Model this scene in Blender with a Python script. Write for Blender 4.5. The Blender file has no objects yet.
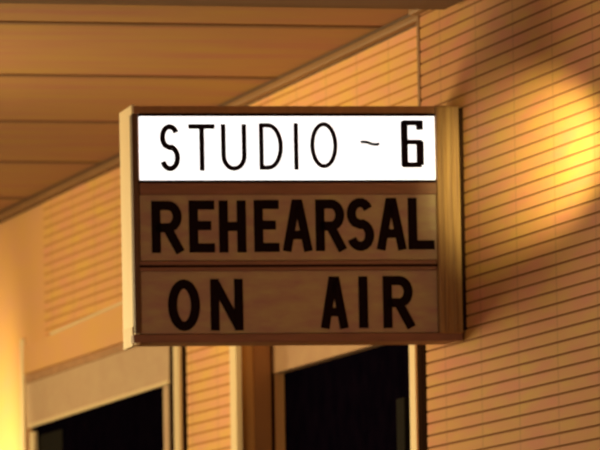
import bpy, bmesh, math
from mathutils import Vector, Matrix
R = math.radians
scene = bpy.context.scene
col = scene.collection

# ------------------------------------------------------------------ camera
F_PX = 6500.0
YAW, PITCH, ROLL = R(13.8), R(5.15), R(-0.9)
fw = Vector((math.sin(YAW)*math.cos(PITCH), math.cos(YAW)*math.cos(PITCH), math.sin(PITCH)))
rt = Vector((math.cos(YAW), -math.sin(YAW), 0)); up_ = rt.cross(fw)
c_, s_ = math.cos(ROLL), math.sin(ROLL)
rt, up_ = rt*c_ + up_*s_, up_*c_ - rt*s_

def ray(px, py):
    return (fw + rt*((px-300)/F_PX) - up_*((py-225)/F_PX))

X2 = -0.05                                   # face of the nearer wall section
ANCHOR = Vector((X2, 0.0, 2.55))             # where the sign meets the wall
CAM = ANCHOR - ray(463, 225)*14.5
cd = bpy.data.cameras.new('camera'); cam = bpy.data.objects.new('camera', cd); col.objects.link(cam)
cd.sensor_fit = 'HORIZONTAL'; cd.sensor_width = 36; cd.lens = 36*F_PX/600
cd.clip_start = 0.5; cd.clip_end = 200
m = Matrix((rt, up_, -fw)).transposed().to_4x4(); m.translation = CAM
cam.matrix_world = m
cd.dof.use_dof = True; cd.dof.focus_distance = 11.6; cd.dof.aperture_fstop = 18.0
scene.camera = cam

def hit(px, py, axis, val):
    d = ray(px, py); t = (val - CAM[axis])/d[axis]
    return CAM + d*t
def YZ(px, py, X=0.0):
    p = hit(px, py, 0, X); return p.y, p.z

# ------------------------------------------------------------------ world, exposure, lights
w = bpy.data.worlds.new('World'); scene.world = w; w.use_nodes = True
bg = w.node_tree.nodes['Background']
bg.inputs[0].default_value = (1.0, 0.64, 0.34, 1); bg.inputs[1].default_value = 0.23
vs = scene.view_settings
vs.view_transform = 'Standard'; vs.look = 'None'; vs.gamma = 1; vs.use_curve_mapping = False
vs.exposure = 0.0

def look(o, target):
    d = (Vector(target) - o.location).normalized()
    o.rotation_euler = d.to_track_quat('-Z', 'Y').to_euler()
def area(name, loc, target, size, power, colr):
    l = bpy.data.lights.new(name, 'AREA'); l.shape = 'DISK'; l.size = size; l.energy = power; l.color = colr
    o = bpy.data.objects.new(name, l); col.objects.link(o); o.location = loc; look(o, target); return o
def spot(name, loc, target, power, colr, ang, blend, rad=0.05):
    l = bpy.data.lights.new(name, 'SPOT'); l.energy = power; l.color = colr; l.spot_size = R(ang)
    l.spot_blend = blend; l.shadow_soft_size = rad
    o = bpy.data.objects.new(name, l); col.objects.link(o); o.location = loc; look(o, target); return o
WARM = (1.0, 0.77, 0.36)
# ceiling fitting beyond and to the left of the sign
area('far_lamp', (-2.1, 1.7, 2.2), (0, 1.1, 2.45), 0.8, 48, WARM)
area('corridor_fill', (-2.0, 4.6, 2.2), (0, 4.4, 2.65), 0.8, 26, WARM)  # added fill that brightens the far boarding and ceiling, no known fitting
# lamp between camera and sign, high by the wall: pool of light on the right wall
ty, tz = YZ(552, 155, X2)
spot('wall_washer', (X2-.33, ty-1.05, tz-.04), (X2, ty, tz), 380, (1.0, .86, .30), 21, 1.0, 0.04)
ty, tz = YZ(560, 200, X2)
spot('soft_fill', (-1.3, ty-0.6, tz-.1), (X2, ty, tz), 2, (1.0, .70, .34), 90, 1.0, 0.25)  # weak unseen fill added over the right wall
# low far lamp by the first door
ty, tz = YZ(2, 455)
spot('door_lamp', (-0.70, ty-0.20, tz-0.40), (0, ty+.05, tz-.12), 85, (1.0, .80, .36), 84, 1.0, 0.08)
# general room light behind the camera side
area('room_light', (-3.2, -4.5, 1.5), (0, 0.8, 2.5), 1.0, 27, (1.0, .68, .36))

# ------------------------------------------------------------------ materials
def mat(name, colr, rough=0.7, var=0.0, vcol=None, scale=(3,3,3), nscale=4.0, emit=0, bump=0, joints=False, detail=4):
    m = bpy.data.materials.new(name); m.use_nodes = True
    nt = m.node_tree; N = nt.nodes; L = nt.links; b = N['Principled BSDF']
    b.inputs['Roughness'].default_value = rough
    base = (*colr, 1)
    b.inputs['Base Color'].default_value = base
    g = N.new('ShaderNodeNewGeometry'); out = None
    if var:
        mp = N.new('ShaderNodeMapping'); mp.inputs['Scale'].default_value = scale
        L.new(g.outputs['Position'], mp.inputs['Vector'])
        n = N.new('ShaderNodeTexNoise'); n.inputs['Scale'].default_value = nscale; n.inputs['Detail'].default_value = detail
        L.new(mp.outputs[0], n.inputs['Vector'])
        r = N.new('ShaderNodeMapRange'); r.inputs[1].default_value = .3; r.inputs[2].default_value = .7
        r.inputs[3].default_value = 0; r.inputs[4].default_value = var
        L.new(n.outputs['Fac'], r.inputs[0])
        mx = N.new('ShaderNodeMix'); mx.data_type = 'RGBA'
        L.new(r.outputs[0], mx.inputs[0]); mx.inputs[6].default_value = base
        mx.inputs[7].default_value = (*(vcol or [c*.5 for c in colr]), 1)
        out = mx.outputs[2]
        if bump:
            bp = N.new('ShaderNodeBump'); bp.inputs['Strength'].default_value = bump; bp.inputs['Distance'].default_value = .004
            L.new(n.outputs['Fac'], bp.inputs['Height']); L.new(bp.outputs[0], b.inputs['Normal'])
    if joints:
        sp = N.new('ShaderNodeSeparateXYZ'); L.new(g.outputs['Position'], sp.inputs[0])
        a = N.new('ShaderNodeMath'); a.operation = 'MODULO'; ad = N.new('ShaderNodeMath'); ad.operation = 'ADD'; ad.inputs[1].default_value = 30.03
        L.new(sp.outputs['Y'], ad.inputs[0]); L.new(ad.outputs[0], a.inputs[0]); a.inputs[1].default_value = .305
        c = N.new('ShaderNodeMath'); c.operation = 'LESS_THAN'; c.inputs[1].default_value = .012; L.new(a.outputs[0], c.inputs[0])
        k = N.new('ShaderNodeMath'); k.operation = 'MULTIPLY'; k.inputs[1].default_value = .22; L.new(c.outputs[0], k.inputs[0])
        m2 = N.new('ShaderNodeMix'); m2.data_type = 'RGBA'; L.new(k.outputs[0], m2.inputs[0]); L.new(out, m2.inputs[6])
        m2.inputs[7].default_value = (*[q*.3 for q in colr], 1); out = m2.outputs[2]
    if out: L.new(out, b.inputs['Base Color'])
    if emit:
        b.inputs['Emission Color'].default_value = base; b.inputs['Emission Strength'].default_value = emit
    return m
M = {}
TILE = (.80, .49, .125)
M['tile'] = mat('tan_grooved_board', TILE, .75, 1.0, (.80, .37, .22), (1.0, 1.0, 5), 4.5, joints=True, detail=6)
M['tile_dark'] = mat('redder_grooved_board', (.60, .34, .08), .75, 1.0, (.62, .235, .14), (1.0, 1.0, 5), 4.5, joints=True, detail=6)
M['groove'] = mat('dark_groove', (.52, .26, .09), .9)
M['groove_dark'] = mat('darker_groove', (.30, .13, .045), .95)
M['plaster'] = mat('tan_plaster', (.80, .46, .16), .8, .6, (.78, .40, .24), (1.5, 1.5, 4), 3, detail=5)
M['ceiling'] = mat('brown_ceiling_board', (.38, .22, .06), .85, 1.0, (.36, .15, .09), (.8, 3, 3), 3.2, detail=6)
M['beam'] = mat('dark_beam_wood', (.20, .10, .045), .7, .5, None, (1, 6, 6), 3)
M['crown'] = mat('brown_moulding', (.30, .15, .055), .6, .4, None, (6, 1, 6), 4)
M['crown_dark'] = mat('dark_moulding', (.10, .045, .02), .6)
M['pale'] = mat('pale_cream_paint', (.86, .70, .44), .5, .3, (.75, .55, .3), (8, 8, 2), 4)
M['header'] = mat('greyish_header_paint', (.62, .45, .29), .7, .6, (.54, .34, .23), (2, 2, 6), 4)
M['jamb_o'] = mat('orange_jamb', (.95, .62, .24), .6, .4, (.85, .5, .18), (9, 9, 2), 5)
M['jamb_h'] = mat('dull_brown_header', (.44, .28, .16), .75, .6, (.36, .19, .12), (2, 2, 5), 4)
M['jamb_b'] = mat('brown_jamb', (.60, .33, .14), .6, .4, (.5, .25, .11), (9, 9, 2), 5)
M['lintel_shade'] = mat('brown_lintel_shade', (.52, .29, .15), .7, .5, None, (3, 3, 12), 4)  # colour of the lintel's shadow on the header
M['black'] = mat('near_black_leaf', (.0012, .0008, .003), .95, .6, (.004, .002, .006), (3, 3, 3), 5)
M['grey'] = mat('dull_grey_glass', (.018, .016, .013), .8, .5, (.02, .02, .02), (4, 4, 4), 6)
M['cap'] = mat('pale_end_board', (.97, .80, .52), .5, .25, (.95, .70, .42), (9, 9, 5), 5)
M['frame'] = mat('brown_sign_wood', (.36, .17, .075), .55, .6, (.24, .12, .05), (30, 30, 4), 3, bump=.2)
M['rail'] = mat('red_brown_sign_rail', (.27, .115, .085), .55, .6, (.17, .08, .06), (5, 5, 30), 3)
M['sdark'] = mat('dark_stile_wood', (.12, .05, .025), .6, .5, None, (30, 30, 4), 3)
M['dark'] = mat('dark_brown_edge', (.022, .010, .006), .6)
M['stile'] = mat('striped_stile_wood', (.42, .24, .09), .6, .9, (.20, .09, .04), (45, 45, 1.5), 3, bump=.3)
M['panel'] = mat('brown_unlit_panel', (.42, .32, .20), .5, 1.0, (.36, .20, .19), (3, 3, 9), 6, detail=6)
M['lit'] = mat('backlit_white_panel', (1.0, .985, .97), .4, emit=1.35)
M['ink'] = mat('black_letter', (.012, .006, .008), .6)
for k in ('black', 'ink', 'dark', 'groove', 'grey'):
    M[k].node_tree.nodes['Principled BSDF'].inputs['Specular IOR Level'].default_value = 0
M['floor'] = mat('brown_floor', (.22, .13, .07), .5, .5, None, (1, 1, 1), 2)

# ------------------------------------------------------------------ helpers
def obj(name, bm, material, parent=None, kind=None, bevel=0):
    bmesh.ops.recalc_face_normals(bm, faces=bm.faces[:])
    me = bpy.data.meshes.new(name); bm.to_mesh(me); bm.free()
    mats = material if isinstance(material, list) else [material]
    for k in mats: me.materials.append(k)
    o = bpy.data.objects.new(name, me); col.objects.link(o)
    if parent: o.parent = parent
    if kind: o['kind'] = kind
    if bevel:
        bv = o.modifiers.new('Bevel', 'BEVEL'); bv.width = bevel; bv.segments = 2
    return o
def box(bm, x0, x1, y0, y1, z0, z1):
    v = [bm.verts.new((x, y, z)) for x in (x0, x1) for y in (y0, y1) for z in (z0, z1)]
    for f in ((0,1,3,2),(4,6,7,5),(0,4,5,1),(2,3,7,6),(0,2,6,4),(1,5,7,3)): bm.faces.new([v[i] for i in f])
def slab(bm, pts, xa, xb):
    """outline on the plane X=xa (y,z pairs), given real thickness to X=xb"""
    a = [bm.verts.new((xa, y, z)) for y, z in pts]; b = [bm.verts.new((xb, y, z)) for y, z in pts]
    bm.faces.new(a); bm.faces.new(b[::-1]); n = len(pts)
    for i in range(n): bm.faces.new((a[i], a[(i+1) % n], b[(i+1) % n], b[i]))
def Q(pxs, X): return [YZ(x, y, X) for x, y in pxs]

# ------------------------------------------------------------------ key places on the wall
H = YZ(300, 67, -.034)[1]                              # ceiling height
HC = YZ(300, 80, -.012)[1]                             # lower edge of the moulding
yA = lambda px, py=400, X=0.0: YZ(px, py, X)[0]
Y_STEP = yA(422, 250, X2)
Y_D2R, Y_D2L = yA(418), yA(237)
Y_D1R, Y_D1L = yA(171), yA(27)
Y_TILE_END = yA(48, 300)
FAR, NEAR = yA(-60), yA(720, 400, X2)
Z1 = YZ(100, 352)[1]; Z2 = YZ(300, 285)[1]
T = 0.16

# floor and ceiling
bm = bmesh.new(); box(bm, -5.2, 0.2, NEAR-1, FAR+1, -0.1, 0); obj('floor', bm, M['floor'], kind='structure')
# ceiling: wide boards laid across the corridor, with open joints
seams = [hit(150, y, 2, H).y for y in (24, 77.5, 119, 163)]
pitch = (seams[3]-seams[0])/3
bm = bmesh.new(); y = seams[0] - 9*pitch
while y < FAR + 1:
    box(bm, -5.2, 0.16, y+.003, y+pitch-.003, H, H+.03); y += pitch
ce = obj('ceiling', bm, M['ceiling'], kind='structure', bevel=.004)
bm = bmesh.new(); box(bm, -5.2, 0.16, seams[0]-9*pitch, FAR+1, H+.03, H+.06)
obj('joint_backing', bm, M['beam'], ce)
bm = bmesh.new(); y = seams[0] - 9*pitch
while y < FAR + 1:
    box(bm, -5.2, 0.16, y-.022, y+.022, H-.003, H-.0002); y += pitch
obj('joint_strip', bm, M['beam'], ce)

# wall section with the doors
bm = bmesh.new()
box(bm, 0, T, Y_D1L, FAR, 0, H)
box(bm, 0, T, Y_D1R, Y_D1L, Z1, H)
box(bm, 0, T, Y_D2L, Y_D1R, 0, H)
box(bm, 0, T, Y_D2R, Y_D2L, Z2, H)
box(bm, 0, T, Y_STEP-.3, Y_D2R, 0, H)
wall = obj('wall_right', bm, M['plaster'], kind='structure')
# grooved boarding
PITCH = 0.0275
def boarding(name, y0, y1, x, parent, cut, thick=.012):
    """cut(list of planes (point, normal)): everything on the normal's side is removed"""
    bm = bmesh.new(); z = -1.2
    prof = []
    while z < H + 1.5:
        prof += [(x, z, 0), (x, z+PITCH-.0052, 1), (x+.0028, z+PITCH-.0040, 1), (x+.0028, z+PITCH-.002, 1)]; z += PITCH
    rows = []
    for X, Z, g in prof:
        rows.append([bm.verts.new((X, y, Z+(.003 if x < -.04 else .007)*y)) for y in (y0, y1)])
    for i in range(len(rows)-1):
        f = bm.faces.new((rows[i][0], rows[i][1], rows[i+1][1], rows[i+1][0]))
        f.material_index = 0 if i % 4 == 0 else 1
    for p, n in cut:
        bmesh.ops.bisect_plane(bm, geom=bm.verts[:]+bm.edges[:]+bm.faces[:], plane_co=p, plane_no=n, clear_outer=True)
    ex = bmesh.ops.extrude_edge_only(bm, edges=[e for e in bm.edges if e.is_boundary])
    for v in [g for g in ex['geom'] if isinstance(g, bmesh.types.BMVert)]: v.co.x = x + thick
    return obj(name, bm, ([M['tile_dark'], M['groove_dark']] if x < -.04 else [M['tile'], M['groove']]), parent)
UP, DN = (0, 0, 1), (0, 0, -1)
XT = -0.012
# above door one (its lower edge falls slightly towards the far end), between the doors, above door two
pa, pb = YZ(48, 334, XT), YZ(120, 302.5, XT)
dy, dz = pb[0]-pa[0], pb[1]-pa[1]
n = Vector((0, dz, -dy)); n = n if n.z < 0 else -n
boarding('grooved_boarding', yA(187, 400, XT), Y_TILE_END, XT, wall, [((0,0,H-.001), UP), ((0, pa[0], pa[1]), n)])
boarding('grooved_boarding', yA(230, 400, XT), yA(187, 400, XT), XT, wall, [((0,0,H-.001), UP), ((0,0,.1), DN)])
boarding('grooved_boarding', Y_STEP-.02, yA(230, 400, XT), XT, wall, [((0,0,H-.001), UP), ((0,0,YZ(300,290)[1]), DN)])
# nearer section standing 4 cm proud
bm = bmesh.new(); box(bm, X2+.012, T, NEAR, Y_STEP, 0, H)
w2 = obj('wall_right', bm, M['plaster'], kind='structure')
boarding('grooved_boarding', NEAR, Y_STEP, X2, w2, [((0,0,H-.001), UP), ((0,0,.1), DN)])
# narrow corner bead at the step
bm = bmesh.new(); box(bm, -.035, -.005, Y_STEP+.012, Y_STEP+.075, Z2+.02, H-.03)
obj('trim_2', bm, M['tile'], kind='structure', bevel=.003)
bm = bmesh.new(); box(bm, X2-.002, X2+.02, yA(424.3, 250, X2), yA(421.3, 250, X2), 0.1, 2.5)  # dark bars here and above are coloured as the shadow line at the step
obj('trim_3', bm, M['dark'], kind='structure', bevel=.003)
bm = bmesh.new(); box(bm, X2-.002, X2+.02, yA(423.6, 250, X2), yA(421.3, 250, X2), 2.5, H-.016)
obj('trim_6', bm, M['crown'], kind='structure')

# crown moulding under the ceiling
bm = bmesh.new()
box(bm, -.034, -.0125, Y_STEP, FAR, HC, H)
cr = obj('trim_1', bm, M['crown'], kind='structure', bevel=.006)
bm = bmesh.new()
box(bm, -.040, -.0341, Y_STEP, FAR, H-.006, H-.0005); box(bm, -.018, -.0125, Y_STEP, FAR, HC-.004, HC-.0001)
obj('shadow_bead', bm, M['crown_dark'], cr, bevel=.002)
bm = bmesh.new(); box(bm, X2-.024, X2-.0005, NEAR, Y_STEP, HC, H)
obj('trim_4', bm, M['crown'], kind='structure', bevel=.006)
# beam added to make the dark band along the top edge of view
pb_ = hit(300, 8, 2, H-.05)
bm = bmesh.new(); box(bm, -5.0, X2-.025, pb_.y-.55, pb_.y, H-.05, H-.0005)
obj('trim_5', bm, M['beam'], kind='structure', bevel=.006)

# ------------------------------------------------------------------ door one (far)
ZB = 0.0
def strip(px0, px1, xa, xb, ztop, zbot=0.0, py=400):
    bm = bmesh.new(); box(bm, xa, xb, yA(px1, py, xa), yA(px0, py, xa), zbot, ztop); return bm
d1 = bpy.data.objects.new('door_1', None); col.objects.link(d1); d1['kind'] = 'structure'; d1.location = (0, (Y_D1L+Y_D1R)/2, 0)
d2 = bpy.data.objects.new('door_2', None); col.objects.link(d2); d2['kind'] = 'structure'; d2.location = (0, (Y_D2L+Y_D2R)/2, 0)
bpy.context.view_layer.update()
def part(name, bm, mt, root, bevel=0.002):
    off = root.location
    bmesh.ops.translate(bm, vec=-Vector(off), verts=bm.verts[:])
    return obj(name, bm, mt, root, bevel=bevel)
# flat lintel band standing just proud of the header
bm = bmesh.new(); slab(bm, Q([(23, 348), (48, 335), (186, 275), (186, 321), (23, 374.5)], -.03), -.03, 0)
part('lintel', bm, M['plaster'], d1)
bm = bmesh.new(); slab(bm, Q([(50, 332.5), (186, 273), (186, 275.5), (50, 335.5)], -.034), -.034, -.012)
part('lintel_bead', bm, M['pale'], d1, .001)
bm = bmesh.new(); slab(bm, Q([(25, 366), (168.5, 320), (168.5, 380), (27, 427)], -.006), -.006, .012)
part('header', bm, M['header'], d1)
bm = bmesh.new(); slab(bm, Q([(28, 424.5), (167.5, 380), (167.5, 384), (28, 428.5)], -.012), -.012, -.004)
part('header_bead', bm, M['pale'], d1, .001)
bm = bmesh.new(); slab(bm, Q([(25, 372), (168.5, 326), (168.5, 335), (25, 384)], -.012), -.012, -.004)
part('lintel_shade_strip', bm, M['lintel_shade'], d1)  # brown strip added in place of the lintel's shadow on the header
zt = YZ(28, 427)[1]
part('side_casing', strip(20.5, 23.5, -.010, 0, YZ(22, 340)[1]), M['pale'], d1)
part('side_jamb', strip(29, 33, -.008, .005, zt-.02), M['pale'], d1)
part('side_jamb', strip(163, 168, .002, .013, YZ(165, 375)[1]), M['header'], d1)
part('side_casing', strip(173.5, 178.5, -.010, 0, YZ(173, 318)[1]), M['pale'], d1)
part('shadow_gap', strip(169.5, 173, -.002, .02, YZ(170, 318)[1]), M['dark'], d1)
part('shadow_gap', strip(182, 187, -.002, 0, YZ(183, 318)[1]), M['dark'], d1)
bm = bmesh.new(); box(bm, .014, .054, Y_D1R-.02, Y_D1L+.02, 0.01, Z1+.1)
leaf = part('door_leaf', bm, M['black'], d1)
a, b = YZ(38, 436, .012), YZ(62, 432, .012)
bm = bmesh.new(); box(bm, .011, .015, b[0], a[0], .9, a[1]); 
part('glazed_panel', bm, M['grey'], d1)

# ------------------------------------------------------------------ door two (near)
part('side_casing', strip(230, 236, -.017, 0.0, YZ(232, 320)[1]), M['pale'], d2)
kk = 16.45/6500/math.cos(YAW)
zt2 = Z2
yj = Y_D2L
def jamb(pxa, pxb, dyj, mt, name='side_jamb'):
    xa, xb = hit(pxa, 400, 1, yj-dyj).x, hit(pxb, 400, 1, yj-dyj).x
    bm = bmesh.new(); box(bm, xa, xb, yj-dyj, yj+.03, 0, zt2); part(name, bm, mt, d2)
jamb(237.5, 254.3, .004, M['jamb_o']); jamb(254.6, 271.5, .012, M['jamb_b'])
jamb(271.6, 275.5, .006, M['dark'], 'shadow_gap'); jamb(275.6, 285, .02, M['jamb_b'])
XL = hit(285, 400, 1, yj-.02).x
bm = bmesh.new(); slab(bm, Q([(268, 318), (440, 262), (440, 326), (268, 375)], XL-.03), XL-.03, XL)
part('header', bm, M['jamb_h'], d2)
part('side_jamb', strip(396, 404, .03, .06, YZ(400, 398, .03)[1]), M['grey'], d2)
part('side_casing', strip(409.5, 415.5, -.006, 0, Z2), M['pale'], d2)
part('shadow_gap', strip(417.5, 422.5, -.030, -.01, Z2), M['dark'], d2)
bm = bmesh.new(); box(bm, XL+.002, XL+.04, Y_D2R-.25, Y_D2L+.05, 0.01, H-.3)
part('door_leaf', bm, M['black'], d2)

# ------------------------------------------------------------------ the sign
sign = bpy.data.objects.new('studio_sign', None); col.objects.link(sign)
sign['label'] = 'brown wooden studio sign box with lit white top panel, fixed to the grooved wall'
sign['category'] = 'sign'
sy, st = R(-3.0), R(-0.25)
Rm = Matrix.Rotation(sy, 3, 'Z') @ Matrix.Rotation(st, 3, 'Y')
ex, ey, ez = Rm @ Vector((1,0,0)), Rm @ Vector((0,1,0)), Rm @ Vector((0,0,1))
O = CAM + ray(463, 225)*14.5 - ex*.003
sign.matrix_world = Matrix.Translation(O) @ Rm.to_4x4()
bpy.context.view_layer.update()
def uv(px, py, d=0.0):
    """pixel of the photograph -> place on the sign's front plane (d metres behind it)"""
    r = ray(px, py); t = ((O + ey*d) - CAM).dot(ey)/r.dot(ey); p = CAM + r*t - O
    return p.dot(ex), p.dot(ez)
def sobj(name, bm, mt, parent=None, bevel=.002):
    o = obj(name, bm, mt, parent or sign, bevel=bevel); return o
def sbox(x0, x1, y0, y1, d0, d1, bm=None):
    """front rectangle given in photo pixels at depth d0, thickness to d1"""
    bm = bm or bmesh.new()
    a = uv(x0, (y0+y1)/2, d0)[0]; b = uv(x1, (y0+y1)/2, d0)[0]; xm = (x0+x1)/2
    zt_, zb_ = uv(xm, y0, d0)[1], uv(xm, y1, d0)[1]
    box(bm, a, b, d0, d1, zb_, zt_); return bm
DEP = .17
UL, UR = uv(133.5, 225)[0], uv(463, 225)[0]
ZT, ZBt = uv(300, 106)[1], uv(300, 341)[1]
bm = bmesh.new(); box(bm, UL+.012, UR-.002, .030, DEP, ZBt+.002, ZT-.002); sobj('cabinet', bm, M['frame'])
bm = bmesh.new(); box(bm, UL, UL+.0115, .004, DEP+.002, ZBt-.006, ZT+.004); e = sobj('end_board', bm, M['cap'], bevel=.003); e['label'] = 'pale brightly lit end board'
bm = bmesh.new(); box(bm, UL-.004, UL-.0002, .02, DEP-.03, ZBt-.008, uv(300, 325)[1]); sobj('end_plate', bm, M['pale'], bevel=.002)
# frame
sobj('top_rail', sbox(133.5, 437.5, 106, 113.5, -.004, .03), M['frame'])
sobj('bottom_rail', sbox(133.5, 463, 333.5, 341.5, -.004, .03), M['rail'])
sobj('left_stile', sbox(133.5, 139.6, 113.8, 333.3, -.002, .03), M['sdark'])
s = sobj('right_stile', sbox(437.8, 462, 105.5, 333.3, -.012, .03), M['stile'], bevel=.004); s['label'] = 'wide striped wooden stile at the wall end'
sobj('bead', sbox(444, 447, 107, 333, -.0155, -.0121), M['stile'], s, .001)
sobj('bead', sbox(453, 455.5, 107, 333, -.0155, -.0121), M['stile'], s, .001)
sobj('middle_rail', sbox(139.8, 437.6, 182.5, 194.5, -.002, .03), M['rail'])
mr = sobj('middle_rail', sbox(139.8, 437.6, 260.5, 270.5, -.002, .03), M['rail'])
sobj('shadow_line', sbox(139.8, 437.6, 264.5, 267, -.0035, -.0021), M['dark'], mr, .0005)
sobj('wall_plate', sbox(461.2, 465.6, 108, 330, -.016, .05), M['dark'], None, .001)
# black gasket round the lit panel
bm = sbox(139.6, 437.6, 113.2, 115.9, -.0045, .02); sbox(139.6, 437.6, 180.0, 182.6, -.0025, .02, bm)
sobj('gasket', bm, M['ink'], None, .0003)
lit = sobj('lit_panel', sbox(140, 437.4, 115.7, 180.1, .004, .018), M['lit'], None, .0005); lit['label'] = 'white backlit panel reading STUDIO ~ 6'
reh = sobj('text_panel', sbox(139.8, 437.6, 194.8, 260.2, .006, .02), M['panel'], None, .0005); reh['label'] = 'dim brown panel reading REHEARSAL'
air = sobj('text_panel', sbox(139.8, 437.6, 270.8, 333.2, .006, .02), M['panel'], None, .0005); air['label'] = 'dim brown panel reading ON AIR'

# lettering: strokes as thin raised bars on a unit cell (0..1 across, 0..1 up)
def arc(cx, cy, rx, ry, a0, a1, n=14):
    return [(cx+rx*math.cos(R(a0+(a1-a0)*i/n)), cy+ry*math.sin(R(a0+(a1-a0)*i/n))) for i in range(n+1)]
GL = {
 'T': [[(0,1),(1,1)], [(.5,1),(.5,0)]],
 'U': [[(0,1),(0,.3)] + arc(.5,.3,.5,.3,180,360) + [(1,1)]],
 'D': [[(0,0),(0,1),(.35,1)] + arc(.35,.5,.65,.5,90,-90) + [(0,0)]],
 'I': [[(.5,1),(.5,0)]],
 'O': [arc(.5,.5,.5,.5,90,450,28)],
 'S': [arc(.5,.75,.48,.25,25,250,12)[:-1] + [(.5,.5)] + arc(.5,.26,.5,.26,75,-160,12)],
 'R': [[(0,0),(0,1),(.55,1)] + arc(.55,.74,.42,.26,90,-90,10) + [(0,.48)], [(.5,.48),(1,0)]],
 'E': [[(1,1),(0,1),(0,0),(1,0)], [(0,.52),(.8,.52)]],
 'H': [[(0,1),(0,0)], [(1,1),(1,0)], [(0,.5),(1,.5)]],
 'A': [[(0,0),(.42,1),(.58,1),(1,0)], [(.16,.28),(.84,.28)]],
 'L': [[(0,1),(0,0),(1,0)]],
 'N': [[(0,0),(0,1)], [(.04,1),(.96,0)], [(1,0),(1,1)]],
 '~': [[(0,.75),(.12,.9),(.3,.85),(.6,.25),(.85,.1),(1,.4)]],
}
def stroke(bm, pts, hw, d0, d1):
    """solid band of half width hw (or one (h,v) pair) along a polyline"""
    P = []
    for p in pts:
        if not P or (Vector(p)-P[-1]).length > 1e-4: P.append(Vector(p))
    closed = (P[0]-P[-1]).length < 1e-6
    if closed: P = P[:-1]
    n = len(P); Ls, Rs = [], []
    for i in range(n):
        a = P[i-1] if (i or closed) else None; b = P[(i+1) % n] if (i < n-1 or closed) else None
        d1_ = (P[i]-a).normalized() if a is not None else None; d2_ = (b-P[i]).normalized() if b is not None else None
        if d1_ is None: d1_ = d2_
        if d2_ is None: d2_ = d1_
        n1 = Vector((-d1_.y, d1_.x)); n2 = Vector((-d2_.y, d2_.x)); nn = (n1+n2)
        nn = nn.normalized() if nn.length > 1e-4 else n1
        k = min(1/max(nn.dot(n1), .33), 2.2)
        ext = Vector((0, 0))
        Ls.append(P[i]+nn*hw*k); Rs.append(P[i]-nn*hw*k)
    def V(p, d): return bm.verts.new((p.x, d, p.y))
    A = [[V(l, d0), V(r, d0), V(r, d1), V(l, d1)] for l, r in zip(Ls, Rs)]
    rng = range(n if closed else n-1)
    for i in rng:
        j = (i+1) % n
        for q in range(4):
            bm.faces.new((A[i][q], A[i][(q+1) % 4], A[j][(q+1) % 4], A[j][q]))
    if not closed: bm.faces.new(A[0]); bm.faces.new(A[-1][::-1])
def letter(ch, x0, x1, y0, y1, w_px, parent, dface, tilt=0):
    """x0..x1, y0..y1: the letter's outer box in photo pixels; w_px stroke width"""
    a, b = uv(x0, (y0+y1)/2, dface), uv(x1, (y0+y1)/2, dface)
    t, bo = uv((x0+x1)/2, y0, dface)[1], uv((x0+x1)/2, y1, dface)[1]
    s1 = (b[0]-a[0])/(x1-x0); hw = w_px*s1/2
    X0, X1, Z0, Z1_ = a[0]+hw, b[0]-hw, bo+hw, t-hw
    if ch == 'I': X0 = X1 = (a[0]+b[0])/2
    bm = bmesh.new()
    for k, st_ in enumerate(GL[ch]):
        pts = [(X0+(X1-X0)*u, Z0+(Z1_-Z0)*v) for u, v in st_]
        # flat ends for open vertical strokes reach the box edge
        if len(pts) >= 2 and pts[0] != pts[-1] and ch not in 'S~':
            for e, f in ((0, 1), (-1, -2)):
                d = (Vector(pts[e])-Vector(pts[f])).normalized()
                z = pts[e][1]
                if abs(d.y) > (.97 if ch == 'N' else .5) and (abs(z-Z0) < 1e-6 or abs(z-Z1_) < 1e-6):
                    pts[e] = (pts[e][0]+d.x*hw, pts[e][1]+d.y*hw)
                elif abs(d.x) > .9 and ch in 'TEL':
                    pts[e] = (pts[e][0]+d.x*hw, pts[e][1])
        e = k*.0002
        stroke(bm, pts, hw, dface-.002-e, dface-.0001)
    return sobj('letter', bm, M['ink'], parent, 0)
for ch, x0, x1, y0, y1, w_ in (
    ('S',159.5,180,124,171.5,5.4), ('T',188.5,215,124,171,5), ('U',221,246.5,124,171,4.8), ('D',259,283,123,170,4.6),
    ('I',293.5,298.5,123,170,4.6), ('O',310,337.5,122,168.5,4.4)):
    letter(ch, x0, x1, y0, y1, w_, lit, .004)
letter('~', 359, 381, 140, 146.5, 3.0, lit, .004)
# the squared figure 6: heavy bars
def bars(rects, parent, dface):
    bm = bmesh.new()
    for r in rects: sbox(*r, dface-.002, dface-.0001, bm)
    return sobj('letter', bm, M['ink'], parent, 0)
bars([(401,408,121,166.5), (403,422.5,120,125.5), (416,423,120.5,130), (404,422,139.5,144.5), (416.5,424,141,165), (403,422,162,167.5)], lit, .004)
for ch, x0, x1, y0, y1, w_ in (
    ('R',151.5,182.5,201,253,9), ('E',189,214.5,200.5,252.5,9), ('H',219,246,200.5,252.5,9), ('E',254,279,200,252,9),
    ('A',283,311.5,199.5,251.5,8.6), ('R',315.5,345,199.5,251,9), ('S',346.5,374,198,251,9), ('A',377,405.5,198,250,8.6), ('L',408,434,198,249.5,9)):
    letter(ch, x0, x1, y0, y1, w_, reh, .006)
for ch, x0, x1, y0, y1, w_ in (
    ('O',168,200,279.5,331,9), ('N',210.5,243,279,330.5,8.6), ('A',321,347.5,276.5,328.5,8.6), ('I',358,368.5,276.5,328,9), ('R',383,413.5,276,328,9)):
    letter(ch, x0, x1, y0, y1, w_, air, .006)
